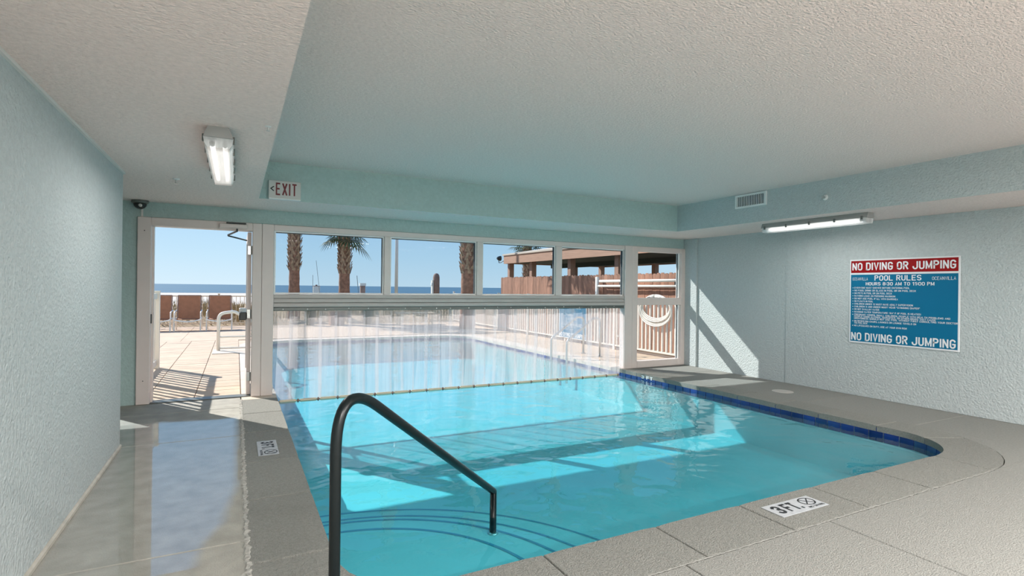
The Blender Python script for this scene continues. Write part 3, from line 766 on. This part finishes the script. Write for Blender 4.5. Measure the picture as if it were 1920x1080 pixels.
# sidewall sprinkler on the bulkhead and two ceiling sprinklers
s = thing('sidewall_sprinkler', 'small round sidewall sprinkler on the right bulkhead', 'sprinkler', (6.42, 4.07, 2.58))
obj('escutcheon', lathe(bmesh.new(), [(.036, 0), (.034, -.008), (.018, -.016)], 20, (0, 0, 0), 'X'), 'sash_white', s, True); obj('nozzle', lathe(bmesh.new(), [(.012, -.015), (.012, -.04), (.02, -.045), (.02, -.05)], 12, (0, 0, 0), 'X'), 'steel', s)
for loc, lab in (((-.50, 5.74, ZS), 'small pendent sprinkler on the lowered ceiling near the dome camera'), ((.16, 3.55, ZS), 'tiny pendent sprinkler at the edge of the lowered ceiling')):
    s = thing('ceiling_sprinkler', lab, 'sprinkler', loc, group='pendent sprinklers'); s.scale = (.6, .6, .6) if 'tiny' in lab else (1, 1, 1)
    obj('escutcheon', lathe(bmesh.new(), [(.03, 0), (.028, -.006), (.012, -.012)], 16), 'sash_white', s); obj('nozzle', lathe(bmesh.new(), [(.008, -.01), (.006, -.04), (.018, -.045), (.018, -.048)], 12), 'steel', s)
# dome camera
s = thing('security_camera', 'dark dome security camera under the ceiling left of the door', 'camera', (-1.0, 7.46, ZS))
obj('mount', lathe(bmesh.new(), [(.085, 0), (.085, -.025), (.07, -.035)], 24), 'grey_metal', s, True)
obj('dome', lathe(bmesh.new(), [(.068, -.03), (.062, -.06), (.045, -.085), (.02, -.098), (.002, -.10)], 24), 'dark_plastic', s, True)
obj('lens_ring', lathe(bmesh.new(), [(.018, 0), (.018, -.02), (.012, -.022)], 14, (.01, -.045, -.062), 'Y'), 'steel', s)
s = tag(obj('camera_conduit', B(-.998, -.980, YB-.018, YB, 2.205, ZS-.001), 'white_trim'), 'thin white cable cover running down from the dome camera', 'conduit')

# ------------------------------------------------------------------ outdoors: ground
bm = bmesh.new()
for r in ((-14, PX0-.02, YB+.3, 21), (PX1+.02, 8.3, YB+.3, 21), (PX0-.02, PX1+.02, PY1+.02, 21)):
    box(bm, r[0], r[1], r[2], r[3], -.35, -.018)
# paved surface beyond the single pavers
deck = struct(obj('deck_outside', bm, 'paver_joint'), 'sunlit beige paved deck around the outdoor pool', 'floor')
pm = {}
def paver(x0, x1, y0, y1):
    k = (round(x1-x0, 3), round(y1-y0, 3))
    if k not in pm:
        me = bpy.data.meshes.new('paver'); b_ = B(0, k[0], 0, k[1], -.03, 0, bev=.003); b_.to_mesh(me); b_.free(); setm(me, 'paver'); pm[k] = me
    inst('paver', pm[k], deck, (x0, y0, random.uniform(-.0015, .0015)))
ox0_, ox1_, oy1_ = PX0-CW-.006, PX1+CW+.006, PY1+CW+.006
yy = YB+.11
while yy < 15.2:
    for i in range(4): paver(ox0_-.52*(i+1)+.004, ox0_-.52*i-.004, yy, yy+.252)
    if yy+.5 < 15.2:
        for i in range(3): paver(ox1_+.52*i+.004, ox1_+.52*(i+1)-.004, yy, yy+.252)
    yy += .26
# larger far slabs: one field each, joined
bm = bmesh.new()
def field(x0, x1, y0, y1, st=.8):
    x = x0
    while x < x1-.05:
        y = y0
        while y < y1-.05:
            box(bm, x+.004, min(x+st, x1)-.004, y+.004, min(y+st, y1)-.004, -.03, 0); y += st
        x += st
field(-14, ox0_-2.08, YB+.3, 20.6, 1.2); field(ox0_-2.08, 8.2, yy, 20.6); field(ox1_+1.56, 8.25, YB+.3, yy, .6)
for sx0, sy0 in ((ox0_, oy1_), (ox1_, oy1_)): pass
# fillets at the two far corners of the coping
for (cx, cy, a_, c_) in ((ox1_, oy1_, (PX1, PY1-1), (PX1-1, PY1)), (ox0_, oy1_, (PX0+1, PY1), (PX0, PY1-1))):
    a0, a1 = s_of(*a_), s_of(*c_)
    if a1 < a0: a1 += PER
    pts = [(p[0]+p[2]*(CW+.007), p[1]+p[3]*(CW+.007)) for p in (at_s(a0+(a1-a0)*i/14) for i in range(15))]+[(cx, cy)]
    prism(bm, pts[::-1], -.03, -.001)
bmesh.ops.recalc_face_normals(bm, faces=bm.faces)
tag(obj('far_pavers', bm, 'paver', deck), kind='stuff')
# narrow gravel bed between fences, dunes, beach, sea
struct(obj('ground_bed', B(8.3, 40, YB-4, 34, -.35, -.06), 'dune_sand'), 'sandy ground beneath the pavilion', 'ground')
bm = bmesh.new(); rows = []; bm2 = bmesh.new(); rows2 = []
for j, y in enumerate([21, 22, 23.5, 25, 27, 30, 34, 45, 80, 140, 225]):
    row = []
    for i in range(61):
        x = -150+i*6 if y > 60 else -40+i*1.5
        z = {21: -.06, 22: .15, 23.5: .35, 25: .42, 27: .35, 30: .0, 34: -.3, 45: -.6, 80: -.9, 140: -1.2, 225: -1.65}[y]
        if 21 < y < 31: z += .16*math.sin(x*.9+y)+.1*math.sin(x*2.3)
        if y > 60: x = -400+i*20
        row.append((x, y, z))
    if y <= 34: rows2.append([bm2.verts.new(q) for q in row])
    if y >= 34: rows.append([bm.verts.new(q) for q in row])
for a, c in zip(rows2, rows2[1:]):
    for k in range(60): bm2.faces.new((a[k], a[k+1], c[k+1], c[k]))
struct(obj('dune', bm2, 'dune_sand', None, True), 'low tan sand dune behind the far picket fence', 'dune')
for a, c in zip(rows, rows[1:]):
    for k in range(60): bm.faces.new((a[k], a[k+1], c[k+1], c[k]))
struct(obj('beach', bm, 'sand', None, True), 'pale flat sand beach between the dune and the sea', 'beach')
struct(obj('sea', B(-30000, 30000, 215, 30000, -3, -1.55), 'sea'), 'deep blue sea below the horizon', 'sea')
# dune grass
bm = bmesh.new()
for i in range(9000):
    x = random.uniform(-7, 9); y = random.uniform(21.2, 26.5); h = random.uniform(.25, .62); a = random.uniform(0, 2*PI); l = random.uniform(.05, .28)
    z = .0 if y < 22 else .25
    w = .012; dx, dy = math.cos(a), math.sin(a)
    if random.random() > .6+.4*math.sin(x*1.7+y*.9): continue
    if any((x-a)**2+(y-b_)**2 < .5 for a, b_ in ((2.0, 22.4), (3.78, 21.75), (6.92, 25.7))): continue
    p = [(x-dy*w, y+dx*w, z), (x+dy*w, y-dx*w, z), (x+dx*l*.5+dy*w*.7, y+dy*l*.5-dx*w*.7, z+h*.7), (x+dx*l*.5-dy*w*.7, y+dy*l*.5+dx*w*.7, z+h*.7), (x+dx*l, y+dy*l, z+h)]
    v = [bm.verts.new(q) for q in p]; bm.faces.new(v[:4]); bm.faces.new((v[3], v[2], v[4]))
tag(obj('dune_grass', bm, 'dune_grass'), 'dry tan beach grass on the dune behind the far fence', 'grass', kind='stuff')

# ------------------------------------------------------------------ fences
def picket_fence(name, label, p0, p1, h, mname, sp=.115, post_every=1.85, pw=.018, bottom=.10, rail=.018, post=.03, pd=None):
    pd = pd or pw
    a, c = Vector(p0), Vector(p1); d = c-a; L = d.length; ang = math.atan2(d.y, d.x)
    f = thing(name, label, 'fence', (a.x, a.y, 0), ang)
    pmsh = bpy.data.meshes.new('picket'); b_ = B(-pw/2, pw/2, -pd/2, pd/2, bottom, h-.05); b_.to_mesh(pmsh); b_.free(); setm(pmsh, mname)
    n_ = max(1, round(L/post_every)); 
    pom = bpy.data.meshes.new('post'); b_ = box(B(-post, post, -post, post, 0, h+.01), -post-.006, post+.006, -post-.006, post+.006, h+.01, h+.03); b_.to_mesh(pom); b_.free(); setm(pom, mname)
    for i in range(n_+1): inst('post', pom, f, (L*i/n_, 0, 0))
    for z in (bottom, h-.06):
        obj('rail', B(0, L, -.018, .018, z-rail, z+rail), mname, f)
    k = int(L/sp)
    for i in range(1, k):
        x = i*sp
        if min(abs(x-L*q/n_) for q in range(n_+1)) < .05: continue
        inst('picket', pmsh, f, (x, 0, 0))
    return f
picket_fence('picket_fence', 'white picket fence panel beside the open door casting striped shadow', (-1.19, 7.83), (-1.19, 10.7), 1.27, 'fence_white', .19, 1.435, .072, .10, .045, .05, .012)
picket_fence('picket_fence', 'cream picket fence behind the brown lounge chairs along the dune', (-9.0, 20.7), (7.95, 20.7), 1.08, 'fence_cream', .125, 2.1)
picket_fence('picket_fence', 'white picket fence along the right side of the outdoor pool', (7.95, 8.0), (7.95, 20.6), 1.22, 'fence_white', .125, 2.1, .034)
# wood privacy fence
wf = thing('wood_fence', 'brown wooden plank fence in front of the pavilion', 'fence', (9.12, 7.9, -.06))
for i in range(77):
    me = None
    w = .137; h = 1.885+random.uniform(-.012, .012)
    if i < 6:
        b_ = prism(bmesh.new(), [(0, 0), (w, 0), (w, h-.04), (w-.03, h), (.03, h), (0, h-.04)], 0, .018)
        mm = bpy.data.meshes.new('plank'); b_.normal_update(); b_.to_mesh(mm); b_.free(); setm(mm, 'wood_fence'); pm['pl%d' % i] = mm
    o = bpy.data.objects.new('plank', pm['pl%d' % (i % 6)]); COL.objects.link(o); o.parent = wf
    o.matrix_local = Matrix(((0, 0, 1, random.uniform(-.004, .004)), (1, 0, 0, i*.139), (0, 1, 0, 0), (0, 0, 0, 1)))
for z in (.4, 1.5): obj('fence_rail', B(.02, .06, 0, 10.7, z, z+.09), 'wood_fence', wf)
# return leg of the plank fence behind the dune end
# pipes on the plank fence
pp = thing('wall_pipes', 'two white horizontal pipes and riser on the plank fence', 'pipe', (9.0, 8.0, 0))
obj('riser', T([(0, 4.22, 0), (0, 4.22, 1.76)], .055, 12), 'fence_white', pp, True)
obj('pipe', T([(0, 0, 1.64), (0, 4.1, 1.64)], .038, 10), 'fence_white', pp, True)
obj('pipe', T([(0, 0, 1.505), (0, 4.22, 1.505)], .032, 10), 'fence_white', pp, True)
for y in (1.2, 3.2): obj('pipe_clamp', B(.0, .12, y-.05, y+.05, 1.46, 1.69), 'dark_plastic', pp)
# coiled hose on the picket fence
hs = thing('coiled_hose', 'white coiled hose hanging on the picket fence behind the fixed door', 'hose', (7.86, 8.63, 1.06))
for i in range(6):
    r = .22+.012*i; rz_ = .25+.012*i; pts = []
    for k in range(25):
        a = 2*PI*k/24; pts.append((-.012*(i % 3)+.02, (r+.2)*math.sin(a), -.02*i+rz_*math.cos(a)))
    obj('coil', T(pts, .016, 6), 'fence_white', hs, True)
obj('hose_hanger', B(-.06, .07, -.2, .2, .16, .2, bev=.01), 'dark_plastic', hs)

# ------------------------------------------------------------------ pavilion
pv = thing('pavilion', 'open brown wooden pavilion with dark ceiling beyond the plank fence', 'pavilion', (10.7, 21.5, -.06))
X0, X1, Y0_, Y1_ = 0, 5.6, -15.5, 0
obj('fascia', B(X0-.04, X0+.02, Y0_, Y1_, 2.56, 2.92), 'fascia', pv); obj('fascia', B(X0+.02, X1, Y1_-.06, Y1_, 2.56, 2.92), 'fascia', pv)
obj('fascia', B(X1-.06, X1, Y0_, Y1_-.06, 2.56, 2.92), 'fascia', pv)
obj('roof_edge', B(X0-.08, X1+.08, Y0_, Y1_+.06, 2.921, 2.985), 'roof_tan', pv)
bm = bmesh.new(); v = [bm.verts.new(q) for q in ((X0-.08, Y1_+.06, 2.985), (X1+.08, Y1_+.06, 2.985), (X1+.08, Y0_, 2.985), (X0-.08, Y0_, 2.985), (2.8, Y1_-2.8, 3.5), (2.8, Y0_, 3.5))]
for f_ in ((0, 4, 1), (0, 3, 5, 4), (1, 4, 5, 2), (3, 2, 5), (0, 1, 2, 3)): bm.faces.new([v[i] for i in f_])
bmesh.ops.recalc_face_normals(bm, faces=bm.faces); obj('roof', bm, 'roof_tan', pv)
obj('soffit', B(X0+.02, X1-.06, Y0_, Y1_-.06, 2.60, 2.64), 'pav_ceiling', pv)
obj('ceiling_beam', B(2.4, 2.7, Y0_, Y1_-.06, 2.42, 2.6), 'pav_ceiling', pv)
for y in (.05, -1.98, -4.88, -7.65, -10.4, -13.2):
    obj('pavilion_post', B(.22, .44, y-.14, y+.06, 0, 2.6), 'pav_post', pv)
for y in (-.1, -3.9, -7.8, -11.8):
    obj('pavilion_post', B(5.2, 5.42, y-.1, y+.1, 0, 2.6), 'pav_post', pv)
    obj('pavilion_post', B(2.45, 2.67, y-.1-1.7, y+.1-1.7, 0, 2.45), 'pav_post', pv)
fo = thing('floodlight', 'small dark floodlight on a bracket at the pavilion corner', 'light', (10.64, 21.52, 2.62))
obj('bracket', T([(.03, .0, 0), (0, .04, 0), (-.05, .12, -.06), (-.05, .32, -.06), (-.05, .34, .05)], .018, 6), 'dark_plastic', fo)
obj('lamp_head', lathe(bmesh.new(), [(.05, -.08), (.10, .0), (.12, .10), (.1, .11)], 12, (-.05, .36, .14), 'X'), 'dark_plastic', fo)
# ------------------------------------------------------------------ palms
def frond(bm, o, az, el, L, wid):
    """fan palm leaf: petiole and folded blade of pointed segments"""
    d = Vector((math.cos(az)*math.cos(el), math.sin(az)*math.cos(el), math.sin(el))); s = Vector((-math.sin(az), math.cos(az), 0)); u = s.cross(d)*-1
    o = Vector(o); pe = o+d*L*.45+Vector((0, 0, -.03))
    v = [bm.verts.new(q) for q in (o-s*.02, o+s*.02, pe+s*.015, pe-s*.015)]; bm.faces.new(v)
    n_ = 15
    for i in range(n_):
        a = math.radians(-105+210*i/(n_-1)); dr = (d*math.cos(a)+s*math.sin(a)); l = L*.62*(1-.25*abs(a)/2)
        sd_ = dr.cross(u).normalized()*wid
        mid = pe+dr*l*.6+Vector((0, 0, -.05*l)); tip = pe+dr*l+Vector((0, 0, -.30*l))
        q = [bm.verts.new(x_) for x_ in (pe, mid+sd_, tip, mid-sd_)]; bm.faces.new(q)
def palm(label, loc, h, r, nf=26, L=1.5, stub=1.0, seed=1):
    rnd = random.Random(seed)
    p = thing('palm_tree', label, 'palm tree', loc, group=None)
    prof = []
    k = int(h/.22)
    for i in range(k+1):
        z = h*i/k; prof.append((r*(1.12-.18*min(1, z/1.5)+.05*(i % 2))*1.0, z))
    obj('trunk', lathe(bmesh.new(), prof, 14), 'trunk', p, True)
    # old leaf bases: crossing wedges spiralling up the trunk
    bm = bmesh.new(); z = 1.9*stub; i = 0
    while z < h-.05:
        for q in range(7):
            a = 2*PI*q/7+(.45 if i % 2 else 0)+rnd.uniform(-.1, .1)
            ca, sa = math.cos(a), math.sin(a); s = Vector((-sa, ca, 0)); o = Vector((ca*r*.96, sa*r*.96, z)); up_ = Vector((ca*.09, sa*.09, .26*rnd.uniform(.8, 1.2)))
            skew = s*(.07 if i % 2 else -.07)
            v = [bm.verts.new(x_) for x_ in (o-s*.075, o+s*.075, o+up_+skew+s*.022, o+up_+skew-s*.022, o-Vector((ca, sa, 0))*.03+up_*.9+skew)]
            bm.faces.new(v[:4]); bm.faces.new((v[0], v[3], v[4])); bm.faces.new((v[1], v[4], v[2])); bm.faces.new((v[2], v[4], v[3]))
        z += .15; i += 1
    tag(obj('leaf_bases', bm, 'boot', p), kind='stuff')
    for i in range(nf):
        bm = bmesh.new(); frond(bm, (0, 0, h-.05+rnd.uniform(-.1, .15)), 2.4*i+rnd.uniform(-.2, .2), math.radians(-35+105*i/nf+rnd.uniform(-8, 8)), L*rnd.uniform(.85, 1.1), .035)
        obj('frond', bm, 'frond', p)
    return p
palm('tall palm with rough trunk nearest the door side of the window band', (2.0, 22.4, .1), 5.2, .20, seed=1)
palm('shorter palm whose green crown shows at the top of the first pane', (3.78, 21.75, 0), 3.55, .215, 22, 1.15, seed=2)
palm('thick shaggy palm trunk at the right edge of the second pane', (7.12, 17.15, 0), 5.0, .235, seed=3)
palm('palm growing behind the pavilion roof', (14.9, 27.0, -.1), 3.9, .22, 24, 1.1, .6, seed=4)

# ------------------------------------------------------------------ far poles and posts
s = thing('flag_pole', 'slim white pole standing behind the second pane', 'pole', (6.92, 25.7, .3)); obj('shaft', lathe(bmesh.new(), [(.085, 0), (.065, 8)], 12), 'sash_white', s, True); obj('foot_collar', lathe(bmesh.new(), [(.12, 0), (.12, .05), (.07, .12)], 12), 'fence_white', s)
s = thing('wooden_pile', 'round-topped brown wooden pile on the sand', 'post', (9.97, 28.6, -.2)); obj('pile', lathe(bmesh.new(), [(.19, 0), (.185, 2.15), (.16, 2.29), (.10, 2.37), (.01, 2.4)], 16), 'pile', s, True)
obj('pile_pale_side', B(-.27, -.19, -.12, .12, .3, 2.0), 'hut', s); obj('pile_plate', B(-.3, -.19, -.1, .1, 1.72, 1.85), 'sign_white', s)  # pale strip forms the left side of the pile
s = thing('beach_post', 'short brown post far out on the sand', 'post', (8.4, 40.7, -.5)); obj('shaft', B(-.17, .17, -.17, .17, 0, 1.95), 'pile', s); obj('post_cap', B(-.21, .21, -.21, .21, 1.95, 2.14), 'hut', s)
s = thing('beach_hut', 'small pale box with dark lid far out on the beach', 'hut', (7.98, 63.4, -.8)); obj('body', B(-.36, .36, -.3, .3, 0, 2.15), 'hut', s); obj('lid', B(-.38, .38, -.32, .32, 2.15, 2.2), 'pile', s); obj('knob', B(-.1, .1, -.1, .1, 2.2, 2.32), 'pile', s)
for p0, p1, lab in (((7.5, 62.6, -.8), (7.5, 62.6, 2.6), 'thin upright rod beside the pale beach box'), ((8.35, 62.2, -.8), (7.8, 62.4, 4.2), 'long leaning thin rod beside the pale beach box'), ((8.2, 40.5, -.5), (8.0, 40.8, 2.2), 'thin leaning rod beside the short brown post')):
    s = thing('fishing_rod', lab, 'rod', p0, group='rods standing on the beach'); q = Vector(p1)-Vector(p0); obj('rod_shaft', T([(0, 0, 0), q], .022, 5), 'grey_metal', s); obj('rod_grip', T([(0, 0, 0), q*.12], .035, 5), 'dark_plastic', s)

# ------------------------------------------------------------------ lounge chairs
def lounge(label, loc):
    c = thing('lounge_chair', label, 'chair', loc, group='brown sling chairs by the dune fence')
    w = .31
    # faces -Y (towards the pool)
    obj('backrest', box(bmesh.new(), -w+.02, w-.02, 0, .012, 0, .70), 'sling', c)
    bk = c.children[-1]; bk.location = (0, .10, .36); bk.rotation_euler[0] = math.radians(-14)
    for x in (-w, w): obj('back_rail', T([(x, 0, -.05), (x, 0, .72)], .018, 8), 'pile', bk)
    obj('top_rail', T([(-w, 0, .72), (w, 0, .72)], .018, 8), 'pile', bk)
    n_ = 8; bm = bmesh.new(); rows = []
    for i in range(n_+1):
        y = -.62+.70*i/n_; z = .36-.03*math.sin(PI*i/n_); rows.append([bm.verts.new((x, y, z)) for x in (-w+.02, w-.02)])
    for a, b2 in zip(rows, rows[1:]): bm.faces.new((a[0], a[1], b2[1], b2[0]))
    obj('seat', bm, 'sling', c)
    obj('front_rail', T([(-w-.03, -.62, .34), (-w*.5, -.64, .30), (0, -.645, .285), (w*.5, -.64, .30), (w+.03, -.62, .34)], .022, 8), 'chair_frame', c)
    for x in (-w-.03, w+.03):
        obj('side_rail', T([(x, -.62, .36), (x, .14, .36)], .02, 8), 'chair_frame', c)
        obj('leg', T([(x, -.58, 0), (x, -.56, .36)], .018, 8), 'chair_frame', c)
        obj('leg', T([(x, .16, 0), (x, .08, .36)], .018, 8), 'chair_frame', c)
        obj('armrest', T(round_path([(x, -.45, .36), (x, -.45, .56), (x, .16, .60)], .08, 5), .02, 8), 'chair_frame', c)
lounge('brown sling chair partly hidden behind the white fence panel', (-2.08, 19.3, 0))
lounge('middle brown sling chair seen through the doorway', (-1.30, 19.3, 0))
lounge('brown sling chair nearest the door leaf and white handrail', (-.46, 19.3, 0))
for x in (2.3, 6.0):
    pass

# ------------------------------------------------------------------ outdoor handrails
s = thing('pool_lift_rail', 'white tubular handrail on a pale pad seen through the doorway', 'handrail', (-.33, 12.95, 0))
obj('pad', B(-.1, .76, -.55, .3, .0, .012, bev=.003), 'pad_sunlit_coping', s)
pth = round_path([(0, 0, .01), (0, 0, .80), (.30, 0, .84), (.75, 0, .55)], [.15, .15], 8)
obj('rail_tube', T(pth, .035, 10), 'fence_white', s, True)
for z in (.06, .30): obj('cross_rail', T([(0, 0, z), (.75, 0, z)], .022, 8), 'fence_white', s)
obj('leg', T([(.75, 0, .01), (.75, 0, .56)], .035, 10), 'fence_white', s)
for y, lab in ((9.72, 'farther white grab rail at the edge of the outdoor pool'), (9.12, 'nearer white grab rail at the edge of the outdoor pool')):
    s = thing('grab_rail', lab, 'handrail', (6.0, y, 0), group='grab rails of the outdoor pool')
    obj('rail_tube', T([(-.02, 0, -.5)]+round_path([(-.02, 0, -.4), (-.02, 0, .36), (.62, 0, .80), (.80, 0, .80), (.80, 0, .006)], [.12, .1, .1], 6), .024, 10), 'steel', s, True)
    obj('base_flange', lathe(bmesh.new(), [(.05, .004), (.05, .012), (.025, .02)], 14, (.80, 0, 0)), 'steel', s)
s = thing('hose_bib', 'small white standpipe on the deck beside the picket fence', 'pipe', (7.35, 9.1, 0)); obj('standpipe', T(round_path([(0, 0, 0), (0, 0, .42), (-.1, 0, .42)], .03, 4), .02, 8), 'fence_white', s); obj('valve', T([(0, -.05, .4), (0, .05, .4)], .025, 8), 'grey_metal', s)

# planting and bin beyond the far end of the pool
def tuft(label, loc, h, n_, seed):
    rnd = random.Random(seed); s = thing('grass_clump', label, 'plant', loc, group='grass clumps behind the outdoor pool'); bm = bmesh.new()
    for i in range(n_):
        a = rnd.uniform(0, 2*PI); l = rnd.uniform(.1, .45); hh = h*rnd.uniform(.6, 1); dx, dy = math.cos(a), math.sin(a); w = .014; bx_, by_ = rnd.uniform(-.12, .12), rnd.uniform(-.12, .12)
        v = [bm.verts.new(q) for q in ((bx_-dy*w, by_+dx*w, 0), (bx_+dy*w, by_-dx*w, 0), (bx_+dx*l*.4+dy*w, by_+dy*l*.4-dx*w, hh*.75), (bx_+dx*l*.4-dy*w, by_+dy*l*.4+dx*w, hh*.75), (bx_+dx*l, by_+dy*l, hh))]
        bm.faces.new(v[:4]); bm.faces.new((v[3], v[2], v[4]))
    obj('blades', bm, 'shrub', s)
    return s
tuft('dry grass clump left of the brown planter box', (2.35, 20.2, 0), .9, 70, 5); tuft('dry grass clump right of the brown planter box', (4.35, 20.2, 0), 1.0, 90, 6)
s = thing('planter_box', 'square brown planter box by the far fence', 'planter', (3.25, 20.2, 0)); obj('box_body', B(-.24, .24, -.24, .24, 0, .5, bev=.01), 'pile', s); obj('box_rim', B(-.27, .27, -.27, .27, .5, .55, bev=.01), 'fence_cream', s)
s = thing('deck_bench', 'low cream bench beyond the far end of the outdoor pool', 'bench', (6.0, 19.6, 0))
for i in range(3): obj('seat_slat', B(-.75, .75, -.24+i*.17, -.09+i*.17, .42, .45), 'fence_cream', s)
for x in (-.62, .62):
    for y in (-.2, .2): obj('leg', B(x-.03, x+.03, y-.03, y+.03, 0, .42), 'fence_cream', s)
